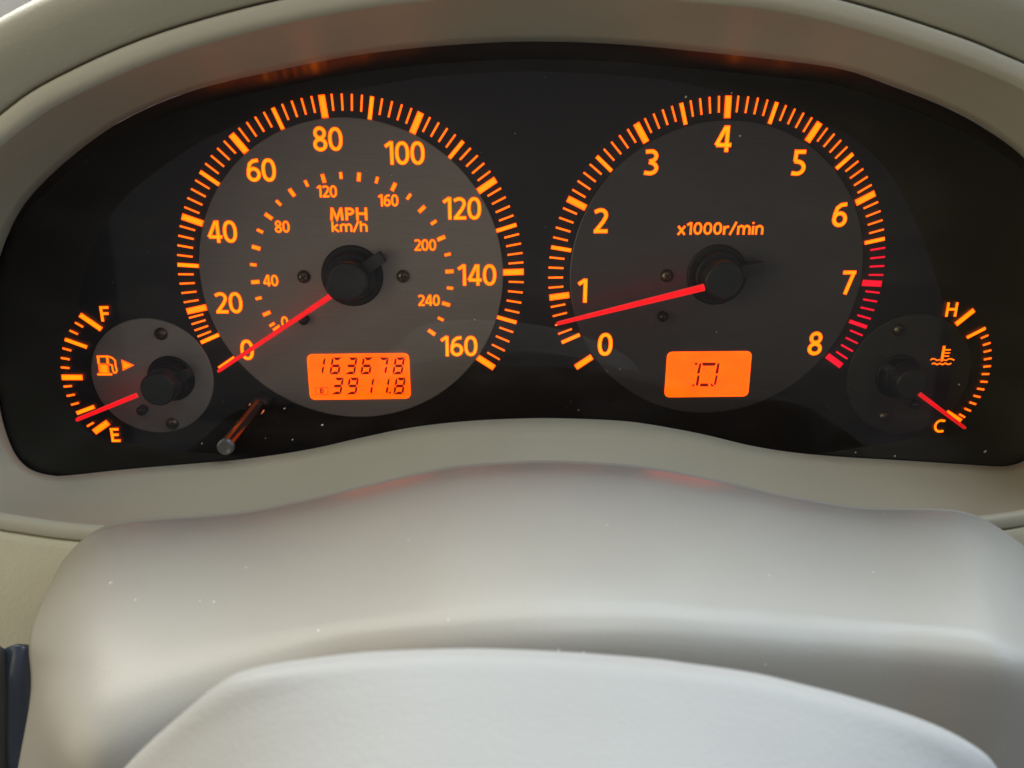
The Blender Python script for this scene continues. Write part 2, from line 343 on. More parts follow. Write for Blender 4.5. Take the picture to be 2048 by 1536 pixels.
def glyph(ch, h):
    """strokes of a humanist sans glyph of height 1 drawn on centre lines, h = half stroke; returns (strokes, advance width)"""
    s = []
    if ch == '0': w_ = .63; s = [(arc(w_/2, .5, w_/2-h, .5-h, 0, 360, 40, 2.25), True)]
    elif ch == '1': w_ = .42; s = [([(w_-h-.02, 0), (w_-h-.02, 1)], False), ([(w_-h-.02, .955), (.03, .765)], False)]
    elif ch == '2':
        w_ = .60; s = [([(.045, .83)]+arc(.29, 1-h-.205, .22, .205, 120, -30, 18)+[(.40, .46), (.06+h*.6, h*1.05)], False), ([(.03, h), (w_, h)], False)]
    elif ch == '3':
        w_ = .58; s = [([(.05, 1-h*1.25)]+arc(.27, .735, .205, .265-h, 95, -75, 16)+[(.20, .525)], False), ([(.20, .525)]+arc(.25, .285, .25, .285-h, 70, -100, 18)+[(.02, h*1.3)], False)]
    elif ch == '4': w_ = .66; s = [([(w_, .27), (.06, .27)], False), ([(.06, .25), (.42, .97)], False), ([(.475, 0), (.475, 1)], False)]
    elif ch == '5':
        w_ = .58; s = [([(.53, 1-h), (.11, 1-h)], False), ([(.15, 1), (.13, .54)], False), ([(.10, .56)]+arc(.225, .315, .265, .30-h*.85, 80, -100, 20)+[(.02, h*1.3)], False)]
    elif ch == '6':
        w_ = .62; s = [(arc(w_/2, .32, w_/2-h, .32-h, 0, 360, 32), True), ([(h+.005, .36), (h+.02, .52), (.17, .76), (.32, .88), (.55, .915)], False)]
    elif ch == '7': w_ = .58; s = [([(.0, 1-h), (w_-.02, 1-h)], False), ([(w_-h-.02, .97), (.19, 0)], False)]
    elif ch == '8': w_ = .62; s = [(arc(w_/2, .745, w_/2-h-.03, .255-h+.03, 0, 360, 28), True), (arc(w_/2, .275, w_/2-h, .275-h+.02, 0, 360, 30), True)]
    elif ch == 'M': w_ = .95; s = [([(h+.01, 0), (h+.08, 1)], False), ([(h+.08, .96), (w_/2, .1), (w_-h-.08, .96)], False), ([(w_-h-.08, 1), (w_-h-.01, 0)], False)]
    elif ch == 'P': w_ = .64; s = [([(h, 0), (h, 1)], False), ([(h, 1-h), (.30, 1-h)]+arc(.30, .69, .34-h, .31-h, 90, -90, 16)+[(.30, .38+h), (h, .38+h)], False)]
    elif ch == 'H': w_ = .78; s = [([(h, 0), (h, 1)], False), ([(w_-h, 0), (w_-h, 1)], False), ([(h, .52), (w_-h, .52)], False)]
    elif ch == 'F': w_ = .58; s = [([(h, 0), (h, 1)], False), ([(h, 1-h), (w_, 1-h)], False), ([(h, .52), (w_-.05, .52)], False)]
    elif ch == 'E': w_ = .60; s = [([(h, 0), (h, 1)], False), ([(h, 1-h), (w_-.02, 1-h)], False), ([(h, .52), (w_-.06, .52)], False), ([(h, h), (w_, h)], False)]
    elif ch == 'C': w_ = .74; s = [([(w_, .92)]+arc(.46, .5, .46-h, .5-h, 65, 295, 28)+[(w_, .08)], False)]
    elif ch == 'k': w_ = .58; s = [([(h, 0), (h, 1)], False), ([(h, .34), (w_-.08, .68)], False), ([(h+.12, .36), (w_-.05, 0)], False)]
    elif ch == 'h': w_ = .60; s = [([(h, 0), (h, 1)], False), ([(h, .45)]+arc(w_/2, .45, w_/2-h, .26-h*.2, 170, 0, 14)+[(w_-h, 0)], False)]
    elif ch == 'n': w_ = .60; s = [([(h, 0), (h, .7)], False), ([(h, .45)]+arc(w_/2, .45, w_/2-h, .26-h*.2, 170, 0, 14)+[(w_-h, 0)], False)]
    elif ch == 'm': w_ = .95; s = [([(h, 0), (h, .7)], False), ([(h, .45)]+arc(.285, .45, .285-h, .26-h*.2, 170, 0, 12)+[(.57-h, 0)], False), ([(.57-h, .45)]+arc(.665, .45, .285-h, .26-h*.2, 170, 0, 12)+[(w_-h, 0)], False)]
    elif ch == 'r': w_ = .42; s = [([(h, 0), (h, .7)], False), ([(h, .42), (h+.06, .55), (.28, .63), (w_, .63)], False)]
    elif ch == 'i': w_ = 2*h; s = [([(h, 0), (h, .7)], False), ([(h, .84), (h, 1)], False)]
    elif ch == 'x': w_ = .58; s = [([(.06, 0), (w_-.06, .7)], False), ([(.06, .7), (w_-.06, 0)], False)]
    elif ch == '/': w_ = .46; s = [([(.03, -.02), (w_-.03, 1.02)], False)]
    return s, w_
def text(name, string, px, height, parent, mat, weight=.165, gap=.035, width=None):
    """print a word on the dial, centred on the point measured at px"""
    h = weight/2; x = 0; items = []
    for ch in string:
        s, w_ = glyph(ch, h); items.append((s, x)); x += w_+gap
    tot = x-gap; c = XZ(*px); kx = height if width is None else width/tot
    v, f, core = [], [], []
    for s, off in items:
        for pts, closed in s:
            stroke_geo(v, f, core, [((a+off-tot/2)*kx, (b_-.5)*height) for a, b_ in pts], h*height, closed, y0=0)
    o = core_mesh(name, v, f, core, mat, parent)
    o.location = (c.x, TEXTY, c.y)
    return o
TEXTY = -.00045
_tick_cache = {}
def tick(parent, centre, ang, length, width, mat, name='tick_mark'):
    key = (round(length, 6), round(width, 6), mat.name)
    if key not in _tick_cache:
        v, f, core = [], [], []
        stroke_geo(v, f, core, [(-length/2, 0), (length/2, 0)], width/2, False, y0=0, ecore=.42)
        me = bpy.data.meshes.new('tick_mark'); me.from_pydata(v, [], f); me.update()
        at = me.attributes.new('core', 'FLOAT', 'POINT'); at.data.foreach_set('value', [float(c) for c in core])
        me.materials.append(mat); _tick_cache[key] = me
    o = bpy.data.objects.new(name, _tick_cache[key]); COL.objects.link(o)
    o.parent = parent; o.matrix_parent_inverse = Matrix.Translation(parent.location).inverted()
    o.location = (centre.x, TEXTY, centre.y); o.rotation_euler = (0, -ang, 0)
    return o
def strokes_px(name, strokes, parent, mat):
    v, f, core = [], [], []
    sc = .000176
    for pts, wpx in strokes: stroke_geo(v, f, core, [XZ(*p) for p in pts], wpx/2*sc, False, y0=TEXTY)
    return core_mesh(name, v, f, core, mat, parent)
PI = math.pi
# ---- speedometer
spc = Vector((-RING, 0)); tac = Vector((RING, 0))
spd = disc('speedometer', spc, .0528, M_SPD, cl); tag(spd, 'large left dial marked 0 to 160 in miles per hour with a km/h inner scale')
ang = {0: -146.1, 10: -156.6, 20: -168.0, 30: 176.1, 40: 160.0, 50: 144.0, 60: 128.1, 70: 112.2, 80: 96.3, 90: 80.5, 100: 64.7, 110: 48.9, 120: 33.1, 130: 17.1, 140: 1.2, 150: -16.5, 160: -34.5}
def unwrap(a, ref):
    while a-ref > 180: a -= 360
    while a-ref < -180: a += 360
    return a
RO = .0601
def radial(parent, c, deg, length, width, mat, r=RO):
    a = math.radians(deg); tick(parent, c+Vector((math.cos(a), math.sin(a)))*(r-length/2), a, length, width, mat)
for k in range(0, 161, 10):
    radial(spd, spc, ang[k], .0073, .0023 if k % 20 == 0 and k else .0014, M_AMB_B)
    if 10 <= k < 160:
        a0 = ang[k]; a1 = unwrap(ang[k+10], a0)
        for j in range(1, 5): radial(spd, spc, a0+(a1-a0)*j/5, .0053, .00070, M_AMB_F)
for s, px in (('0', (495, 699)), ('20', (458, 605)), ('40', (445, 463)), ('60', (523, 340)), ('80', (656, 278)), ('100', (809.5, 306)), ('120', (924, 416.5)), ('140', (954, 549.5)), ('160', (918, 691.5))):
    text('numeral', s, px, .0077, spd, M_AMBER)
for s, px in (('0', (570, 643)), ('40', (542, 560.6)), ('80', (565, 453)), ('120', (654.5, 382.5)), ('160', (777, 400.5)), ('200', (850.5, 489.5)), ('240', (858, 600))):
    text('numeral', s, px, .0041, spd, M_AMB_S, .19, .01)
km = [(554,656,1),(545,648.5,0),(534,626.6,1),(518,596,0),(511.5,563.5,1),(507.4,529,0),(513,495,1),(520.7,461.6,0),(538,432.5,1),(557.8,405.5,0),(584.5,385,1),(613.4,366.6,0),(647.3,356.6,1),(682.2,350.8,0),(718.2,353.7,1),(754,360,0),(787.6,373.5,1),(818,393,0),(844,418,1),(867.6,444.6,0),(882.6,476,1),(895.5,508.5,0),(899.2,542.4,1),(900.2,575.6,0),(892.4,607.5,1),(881.6,637.3,0),(863.7,664,1)]
for x, y, lg in km:
    c = XZ(x, y); d = c-spc; tick(spd, c, math.atan2(d.y, d.x), .0030 if lg else .0023, .0014 if lg else .0011, M_AMB_S)
text('unit_text', 'MPH', (697.5, 427.5), .0044, spd, M_AMB_S, .225, .04, .0131)
text('unit_text', 'km/h', (699.5, 452.5), .0037, spd, M_AMB_S, .195, .02, .0125)
# ---- tachometer
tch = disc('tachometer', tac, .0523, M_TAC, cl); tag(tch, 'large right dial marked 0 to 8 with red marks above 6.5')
angt = [-145.4, -155.8, -172.3, 170.5, 153.8, 137.6, 121.6, 106.2, 91.0, 75.1, 59.2, 43.7, 28.2, 12.2, -3.3, -18.9, -34.7]
for k in range(17):
    red = k > 13
    radial(tch, tac, angt[k], .0072, .0023 if k % 2 == 0 else .0014, M_RED if red else M_AMB_B, .0600)
    if 1 <= k < 16:
        a0 = angt[k]; a1 = unwrap(angt[k+1], a0)
        for j in range(1, 5): radial(tch, tac, a0+(a1-a0)*j/5, .0053, .00070, M_RED if k >= 13 else M_AMB_F, .0600)
for s, px in (('0', (1210, 688)), ('1', (1165, 581)), ('2', (1201, 441)), ('3', (1302, 324.5)), ('4', (1446, 277.5)), ('5', (1597, 325.5)), ('6', (1679, 429)), ('7', (1696, 564.5)), ('8', (1629.5, 686.5))):
    text('numeral', s, px, .0087, tch, M_AMBER, .17)
text('unit_text', 'x1000r/min', (1440.5, 456.5), .0044, tch, M_AMB_S, .195, .03, .0305)
# ---- fuel gauge
def px_r(p, q): return (XZ(*p)-XZ(*q)).length
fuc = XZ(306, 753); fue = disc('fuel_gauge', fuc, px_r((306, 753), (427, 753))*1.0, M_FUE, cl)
tag(fue, 'small lower left dial marked F and E with a fuel pump symbol')
fpv = XZ(345, 755)
def ptick(parent, px, pv, length, width, mat):
    c = XZ(*px); d = c-pv; tick(parent, c, math.atan2(d.y, d.x), length, width, mat)
for px, L_, W_ in (((182.7, 643.5), .0086, .0019), ((153.3, 685.8), .0079, .0014), ((145.6, 754), .0075, .0021), ((172.3, 819), .0073, .0015), ((203.5, 853.5), .0070, .0024)):
    ptick(fue, px, fpv, L_, W_, M_AMB_B)
for px in ((159.6, 648.8), (149, 664), (135.2, 698), (132, 716.5), (131.7, 734.6), (136.9, 771.7), (142.9, 789.6), (151.3, 806.7), (182, 848)):
    ptick(fue, px, fpv, .0031, .0008, M_AMB_F)
text('letter', 'F', (211, 627), .0056, fue, M_AMB_B, .19); text('letter', 'E', (231.7, 869), .0056, fue, M_AMB_B, .19)
cz = lambda a: [(80+x/4.8, 580+y/4.8) for x, y in a]
strokes_px('pump_symbol', [(cz([(612, 702), (624, 800)]), 21), (cz([(562, 628), (570, 705)]), 5.2), (cz([(650, 628), (658, 705)]), 5.2), (cz([(548, 634), (664, 634)]), 3.6), (cz([(556, 805), (700, 805)]), 5),
    (cz([(664, 634), (700, 648), (728, 676), (730, 720), (744, 770), (735, 790), (716, 790), (706, 770), (696, 716), (672, 712)]), 3.4)], fue, M_AMB_S)
tv_ = [XZ(*p) for p in cz([(785, 663), (912, 718), (800, 772)])]; tcn = (tv_[0]+tv_[1]+tv_[2])/3
core_mesh('arrow_symbol', [(p.x, TEXTY-E0, p.y) for p in tv_]+[((p*.45+tcn*.55).x, TEXTY-E1, (p*.45+tcn*.55).y) for p in tv_], [(0, 1, 4, 3), (1, 2, 5, 4), (2, 0, 3, 5), (3, 4, 5)], [0, 0, 0, 1, 1, 1], M_AMB_S, fue)
# ---- temperature gauge
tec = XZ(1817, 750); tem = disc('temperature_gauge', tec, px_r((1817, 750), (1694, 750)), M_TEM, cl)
tag(tem, 'small lower right dial marked H and C with a coolant thermometer symbol')
tpv = XZ(1780, 752)
ptick(tem, (1928.3, 633.8), tpv, .0080, .0019, M_AMB_B); ptick(tem, (1950.8, 665), tpv, .0074, .0013, M_AMB_B); ptick(tem, (1906, 832), tpv, .0074, .0019, M_AMB_B)
for px in ((1967.5, 672.7), (1971.7, 687.3), (1973.3, 701.5), (1973.8, 716.9), (1972.7, 732), (1969.6, 747.3), (1966.5, 762.7), (1959.8, 777.3), (1952.5, 791.9), (1944, 805.6), (1933.8, 818.5), (1922.7, 830.6)):
    ptick(tem, px, tpv, .0029, .0008, M_AMB_F)
text('letter', 'H', (1902, 618.5), .0054, tem, M_AMB_B, .19); text('letter', 'C', (1877, 851), .0054, tem, M_AMB_B, .17)
ct = lambda a: [(1680+x/4.8, 580+y/4.8) for x, y in a]
strokes_px('coolant_symbol', [(ct([(994, 532), (968, 682)]), 6.2), (ct([(1000, 571), (1056, 571)]), 3), (ct([(996, 601), (1050, 601)]), 3), (ct([(990, 631), (1040, 631)]), 3),
    (ct([(860, 669), (880, 656), (900, 658), (925, 672), (952, 664)]), 2.8), (ct([(985, 666), (1012, 672), (1040, 656), (1062, 658), (1090, 670)]), 2.8),
    (ct([(874, 706), (898, 698), (924, 712), (950, 700), (976, 712), (1002, 698), (1030, 711), (1062, 700)]), 3.2)], tem, M_AMB_S)

# ---- displays
def round_rect_px(corners, rad, n=8):
    c = [XZ(*p) for p in corners]; o = []
    for i in range(4):
        a, b_, d = c[i-1], c[i], c[(i+1) % 4]
        u, w_ = (a-b_).normalized(), (d-b_).normalized(); s, e = b_+u*rad, b_+w_*rad
        for k in range(n+1):
            t = k/n; o.append(s*(1-t)**2+b_*2*t*(1-t)+e*t*t)
    return o
def display(name, corners, label):
    o = round_rect_px(corners, .0022); N = len(o); c = sum(o, Vector((0, 0)))/N
    v = [(p.x, -.0004, p.y) for p in o]+[(p.x, -.0007, p.y) for p in o]+[((p*.94+c*.06).x, -.00075, (p*.94+c*.06).y) for p in o]
    f = grid_faces(3, N, True)+[tuple(range(2*N, 3*N))]
    d = core_mesh(name, v, f, [0]*(2*N)+[1]*N, M_LCD, cl); d['label'] = label; return d
odo = display('odometer_display', [(614, 708), (818, 705.5), (822, 796), (621, 798.5)], 'orange display reading 163678 above 3911.8')
gear = display('gear_display', [(1334, 703), (1503, 701.5), (1495, 791.5), (1328, 793.5)], 'orange display reading D')
def quad_px(v, f, pts):
    b_ = len(v); v += [(XZ(*p).x, -.00085, XZ(*p).y) for p in pts]; f.append(tuple(range(b_, b_+len(pts))))
SEG = {'1': 'bc', '3': 'abgcd', '6': 'afgedc', '7': 'abc', '8': 'abcdefg', '9': 'abcdfg'}
def seven(ch, x0, x1, y0, y1, parent):
    """italic seven-segment figure; x0,x1 = bottom left/right corner, in photo measure"""
    H = y1-y0; W = x1-x0; sl = .16*H
    def q(x, y): return (x0+x*W+sl*(1-y), y0+y*H)
    th = .17; tv2_ = .17; v, f = [], []
    S = {'a': [(.14, 0), (1.0, 0), (.82, th*.6), (.68, th), (.42, th), (.28, th*.6)], 'd': [(0, 1), (.9, 1), (.75, 1-th), (.45, 1-th), (.2, 1-th*.5)],
         'g': [(.1, .5), (.25, .5-th/2), (.78, .5-th/2), (.92, .5), (.78, .5+th/2), (.25, .5+th/2)],
         'b': [(1.0, .03), (1.0, .44), (.96, .46), (1-tv2_-.04, .40), (1-tv2_-.04, .14)], 'c': [(1.0, .97), (1.0, .56), (.96, .54), (1-tv2_-.04, .60), (1-tv2_-.04, .86)],
         'f': [(0, .03), (0, .44), (.04, .46), (tv2_+.04, .40), (tv2_+.04, .14)], 'e': [(0, .97), (0, .56), (.04, .54), (tv2_+.04, .60), (tv2_+.04, .86)]}
    for k in SEG[ch]: quad_px(v, f, [q(*p) for p in S[k]])
    return mesh('digit', v, f, M_SEG, parent, False)
ox = lambda x: 590+x/7.877
for ch, xa, xb in (('1', 290, 450), ('6', 545, 705), ('3', 790, 950), ('6', 1032, 1192), ('7', 1275, 1440), ('8', 1535, 1695)): seven(ch, ox(xa), ox(xb), 713.3, 747.3, odo)
for ch, xa, xb in (('3', 575, 735), ('9', 812, 972), ('1', 1055, 1215), ('1', 1300, 1460), ('8', 1550, 1710)): seven(ch, ox(xa), ox(xb), 753.8, 787.3, odo)
v, f = [], []; quad_px(v, f, [(ox(1486), 781.5), (ox(1516), 781.5), (ox(1512), 786), (ox(1482), 786)]); mesh('decimal_point', v, f, M_SEG, odo, False)
v, f = [], []
def line_px(a, b_, w_):
    a, b_ = Vector(a), Vector(b_); t = (b_-a).normalized(); nn = Vector((-t.y, t.x))*w_/2; quad_px(v, f, [a+nn, b_+nn, b_-nn, a-nn])
oz = lambda x, y: (590+x/7.877, 690+y/7.877)
for a, b_ in (((325, 655), (530, 655)), ((340, 768), (530, 768)), ((330, 655), (345, 768)), ((525, 655), (525, 768)), ((408, 675), (412, 745)), ((400, 678), (446, 678)), ((402, 709), (446, 709)), ((404, 742), (450, 742)), ((449, 684), (449, 702)), ((453, 716), (453, 736))): line_px(oz(*a), oz(*b_), 1.0 if a[0] in (325, 330, 340, 525) else 2.6)
mesh('trip_symbol', v, f, M_SEGF, odo, False)
v, f = [], []; gz = lambda x, y: (1300+x/8.533, 680+y/8.533)
for pts in ([(885, 385), (1110, 385), (1085, 418), (900, 418)], [(845, 770), (985, 770), (965, 738), (862, 738)], [(832, 398), (858, 398), (836, 545), (815, 556), (800, 548)], [(1140, 398), (1167, 398), (1150, 545), (1128, 556), (1115, 548)],
            [(800, 605), (828, 605), (810, 752), (790, 765), (778, 752)], [(1110, 605), (1136, 605), (1112, 740), (1098, 750), (1088, 742)], [(757, 385), (802, 385), (776, 416)], [(1022, 740), (1050, 745), (1078, 770), (1040, 772)], [(705, 770), (735, 745), (742, 770)]):
    cc_ = sum((Vector(p) for p in pts), Vector((0, 0)))/len(pts); ww = max(p[0] for p in pts)-min(p[0] for p in pts); hh = max(p[1] for p in pts)-min(p[1] for p in pts)
    quad_px(v, f, [gz(*(cc_+Vector(((p[0]-cc_.x)*(1+22/ww), (p[1]-cc_.y)*(1+22/hh))))) for p in pts])
mesh('gear_letter', v, f, M_SEG, gear, False)

# ---- needles
def hull(pts):
    pts = sorted(pts)
    def half(ps):
        h = []
        for p in ps:
            while len(h) > 1 and (h[-1][0]-h[-2][0])*(p[1]-h[-2][1])-(h[-1][1]-h[-2][1])*(p[0]-h[-2][0]) <= 0: h.pop()
            h.append(p)
        return h
    a, b_ = half(pts), half(pts[::-1]); return a[:-1]+b_[:-1]
def needle(label, pivot, tip_px, root_px, yn, r_cap, h_cap, r_low, r_hole, w0, w1, tail, flare):
    nd = empty('needle', (pivot.x, yn, pivot.y)); nd['label'] = label
    nd.parent = cl; nd.matrix_parent_inverse = Matrix.Translation(cl.location).inverted()
    T_, R_ = P(*tip_px, yn), P(*root_px, yn); d = (T_-R_); L_ = d.length; d.normalize(); sd = Vector((-d.z, 0, d.x))
    v, core, f = [], [], []
    for t, w_ in ((0, w0), (.02, w0*1.0), (.985, w1), (1, w1*.85)):
        c = R_+d*(L_*t)
        for o, dy, co in ((-1, .0010, 0), (-1, 0.0002, .25), (-.55, -.0005, 1), (.25, -.0007, 1), (1, -.0001, .35), (1, .0010, 0)):
            v.append(c+sd*(o*w_/2)+Vector((0, dy, 0))); core.append(co if 0 < t < 1 else co*.5)
    for i in range(3):
        for k in range(5): f.append((i*6+k, i*6+k+1, (i+1)*6+k+1, (i+1)*6+k))
    f += [(0, 1, 2, 3, 4, 5), (18, 19, 20, 21, 22, 23)]
    p_ = core_mesh('pointer', [tuple(x) for x in v], f, core, M_NEED, None); p_.parent = nd; p_.matrix_parent_inverse = Matrix.Translation(nd.location).inverted()
    dd = Vector((d.x, d.z)).normalized(); ss = Vector((-dd.y, dd.x))
    def cyl(name, outline, y0, y1, bev, mat):
        N = len(outline); c = sum((Vector(p) for p in outline), Vector((0, 0)))/N; v = []
        for k_, yy in ((0, y0), (0, y1+bev), (bev*.3, y1+bev*.3), (bev, y1)):
            for p in outline:
                q = Vector(p); q = q-(q-c).normalized()*k_; v.append((q.x, yy, q.y))
        o = mesh(name, v, grid_faces(4, N, True)+[tuple(range(3*N, 4*N))], mat, None)
        for pl in list(o.data.polygons)[-1:]: pl.use_smooth = False
        o.parent = nd; o.matrix_parent_inverse = Matrix.Translation(nd.location).inverted(); return o
    circ = lambda r, n_=56: [tuple(pivot+Vector((math.cos(2*PI*i/n_), math.sin(2*PI*i/n_)))*r) for i in range(n_)]
    out = circ(r_cap)
    if flare:
        rt_ = (Vector((R_.x, R_.z))-pivot).dot(dd)*flare
        out = out+[tuple(pivot+dd*rt_+ss*w0*.85), tuple(pivot+dd*rt_-ss*w0*.85)]
        hl = hull(out); out = [tuple(p) for p in catmull([Vector((a, b_, 0)) for a, b_ in hl], 90, True)]; out = [(a, b_) for a, b_, _ in out]
    cyl('dark_hole_ring', circ(r_hole), -.0003, -.0012, .0006, M_MATTE)  # black ring drawn for the shaded hole in the dial
    cyl('hub_base', circ(r_low), -.001, -h_cap*.42, .0006, M_MATTE)
    cyl('hub_cap', out, -h_cap*.4, -h_cap, .0007, M_HUB)
    if tail:
        l0, l1, tw = tail
        cyl('counterweight', [tuple(pivot-dd*l0+ss*tw), tuple(pivot-dd*l1+ss*tw*.9), tuple(pivot-dd*l1-ss*tw*.9), tuple(pivot-dd*l0-ss*tw)], -.003, -.0062, .0003, M_TAIL)
    return nd
needle('red needle lying on zero of the left speedometer', spc, (436, 743), (660, 593), -.0119, .0066, .0115, .0086, .0108, .0019, .0012, (.005, .0138, .0022), 1.0)
needle('red needle just below one on the right tachometer', tac, (1114, 648), (1409, 575), -.0119, .0066, .0115, .0086, .0108, .0023, .0012, (.005, .0150, .0022), .9)
needle('short red needle near E on the fuel gauge', XZ(343, 756), (153, 840), (273, 791), -.0139, .0060, .0135, .0070, .0085, .0016, .0013, (.004, .0095, .0018), None)
needle('short red needle at C on the temperature gauge', XZ(1795, 752), (1930, 856), (1839, 788), -.0114, .0058, .0110, .0068, .0085, .0016, .0012, (.004, .0090, .0016), None)
# ---- screws and stop pins
def screw(px, parent):
    c = XZ(*px); r = .0023
    s = revolve('screw', c, [(r, 0), (r, -.0008), (r*.92, -.0013), (r*.72, -.0018), (r*.45, -.0021), (r*.15, -.0022)], M_SCREW, parent, 28)
    a = random.uniform(0, 1.5); v, f = [], []
    for k in range(2):
        t = Vector((math.cos(a+k*PI/2), math.sin(a+k*PI/2))); n_ = Vector((-t.y, t.x)); b_ = len(v); yy = -.00226-.00004*k
        for sx, sy in ((-1, -1), (1, -1), (1, 1), (-1, 1)):
            q = c+t*(sx*r*.55)+n_*(sy*r*.13); v.append((q.x, yy, q.y))
        f.append((b_, b_+1, b_+2, b_+3))
    mesh('slot', v, f, M_SLOT, s, False)
for px in ((608, 553), (806, 552), (1333, 551), (323, 667), (346, 846), (1796, 659), (1767, 832)): screw(px, cl)
for px in ((610, 637), (1324, 631), (288, 817), (1826, 806)):
    revolve('stop_pin', XZ(*px), [(.0018, 0), (.0018, -.0028), (.0015, -.0034), (.0008, -.0037)], M_PIN, cl, 24)
# ---- trip reset stick
capY = -.0455; cpt = P(449, 897, capY); sc_ = Vector((cpt.x, cpt.z))
rod = empty('reset_stick', (sc_.x, 0, sc_.y)); rod['label'] = 'orange lit reset stick with a grey end standing out of the cluster'
rod.parent = cl; rod.matrix_parent_inverse = Matrix.Translation(cl.location).inverted()
def rp(o): o.parent = rod; o.matrix_parent_inverse = Matrix.Translation(rod.location).inverted(); return o
rp(revolve('socket', sc_, [(.0031, 0), (.0031, -.006), (.0026, -.0064), (.0015, -.0064)], M_MATTE, None, 32))
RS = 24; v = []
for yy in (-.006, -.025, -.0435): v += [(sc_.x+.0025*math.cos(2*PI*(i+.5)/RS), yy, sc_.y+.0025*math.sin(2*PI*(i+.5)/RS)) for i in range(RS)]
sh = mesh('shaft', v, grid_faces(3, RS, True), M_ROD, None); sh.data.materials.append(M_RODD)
for k_, pl in enumerate(sh.data.polygons): pl.material_index = 0 if ((k_ % RS) in (4, 5, 9, 10, 11, 15)) else 1  # bright and dark strips paint the refracted light along the shaft
rp(sh)
for a0_, a1_ in ((150, 185), (292, 335)):                # two glints at the stick's base, drawn as glowing arcs
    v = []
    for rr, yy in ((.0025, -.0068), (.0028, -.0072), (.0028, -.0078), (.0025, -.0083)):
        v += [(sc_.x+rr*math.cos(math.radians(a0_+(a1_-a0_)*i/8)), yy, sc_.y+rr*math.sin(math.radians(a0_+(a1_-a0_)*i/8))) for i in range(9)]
    rp(mesh('drawn_glint', v, grid_faces(4, 9), M_HOT, None))
rp(revolve('end_cap', sc_, [(.0024, -.0430), (.00262, -.0433), (.00265, -.0440), (.0025, -.0449), (.0022, -.0454), (.0018, -.0452), (.0009, -.0449)], M_CAP, None, 40))

# ------------------------------------------------------------------ steering column cover
def loft_surface(rows3, ncol, nsub):
    R = [catmull(r, ncol) for r in rows3]; K = len(R); out = []
    for k in range(K-1):
        for s in range(nsub):
            t = s/nsub; t2 = t*t; t3 = t2*t; row = []
            for i in range(ncol):
                a, b_, c, d = R[max(k-1, 0)][i], R[k][i], R[k+1][i], R[min(k+2, K-1)][i]
                row.append(.5*((2*b_)+(c-a)*t+(2*a-5*b_+4*c-d)*t2+(3*b_-a-3*c+d)*t3))
            out.append(row)
    out.append(R[-1]); return out
A = [(128,1118),(160,1086),(200,1060),(260,1046),(330,1040),(400,1036),(500,1026),(600,1006),(720,978),(842,949),(939,934),(1086,926),(1232,932),(1330,944),(1428,963),(1500,978),(1580,996),(1687,1014),(1741,1020),(1848,1021),(1915,1025),(1955,1036),(1995,1056),(2048,1094),(2080,1122)]
B = [(66,1345),(100,1352),(160,1356),(248,1346),(343,1322),(500,1291),(690,1259),(886,1239),(1081,1228),(1300,1226),(1407,1231),(1614,1246),(1821,1263),(2028,1284),(2100,1305),(2170,1345)]
nA = 61
a2 = catmull([(x, y, 0) for x, y in A], nA); b2 = catmull([(x, y, 0) for x, y in B], nA)
YA = -.100
SLOPE = [(0, .36), (.006, .20), (.013, .06), (.024, -.03), (.036, -.07), (.048, -.12), (.056, -.20), (.066, -.50), (.14, -1.2)]
def dome(d):                                             # section of the cover, from the crest towards the driver
    z = 0
    for (da, sa), (db, sb) in zip(SLOPE, SLOPE[1:]):
        if d <= da: break
        e = min(d, db); se = sa+(sb-sa)*(e-da)/(db-da); z += (e-da)*(sa+se)/2
    return z
def mixrow(t, left, right):
    o = []
    for i in range(nA):
        s = i/(nA-1); x = a2[i].x*(1-t)+b2[i].x*t; y = a2[i].y*(1-t)+b2[i].y*t
        xl = a2[0].x*(1-t)+b2[0].x*t; xr = a2[-1].x*(1-t)+b2[-1].x*t
        x += (left-xl)*max(0, 1-s/.12)+(right-xr)*max(0, 1-(1-s)/.12)
        zA = P(a2[i].x, a2[i].y, YA).z; lo, hi = 0.0, .13
        for _ in range(40):
            md = (lo+hi)/2
            if P(x, y, YA-md).z < zA+dome(md): lo = md
            else: hi = md
        o.append(P(x, y, YA-lo))
    return o
rowA = [P(p.x, p.y, YA) for p in a2]
hid = [p+Vector((0, .010, -.022)) for p in rowA]; hid2 = [p+Vector((0, .0028, -.0022)) for p in rowA]
rows3 = [hid, hid2, rowA]
for t, l_, r_ in ((.07, 118, 2085), (.18, 106, 2096), (.32, 90, 2110), (.45, 73, 2124), (.6, 62, 2138), (.75, 54, 2150), (.88, 56, 2161), (.96, 60, 2167)): rows3.append(mixrow(t, l_, r_))
rowB = rows3[-1]
def soft(i): return max(0, 1-(i/(nA-1))/.30)**1.4*min(1, i/(nA-1)/.09)       # the fold opens out towards the left end
for dy_, dz_ in ((-.0026, -.0011), (-.0046, -.0030), (-.0058, -.0060), (-.0062, -.011), (-.0062, -.022), (-.0055, -.065)):
    rows3.append([p+Vector((0, dy_*(1+2.6*soft(i)), dz_*(1+.9*soft(i)*(dz_ > -.05)))) for i, p in enumerate(rowB)])
G = loft_surface(rows3, 161, 6); NR, NC = len(G), 161
for r in G:                                             # roll the two sides away from the viewer
    for c in range(NC):
        s = min(c, NC-1-c)/(NC-1)
        k_ = max(0, 1-s/.05)
        if k_ > 0:
            dv = (r[c]-CAM); r[c] = r[c]+dv*(.075*k_**2.6)
def to_px(p):
    d = p-CAM; z = d.dot(FW); return 1024+F*d.dot(RT)/z, 768-F*d.dot(UP)/z, z
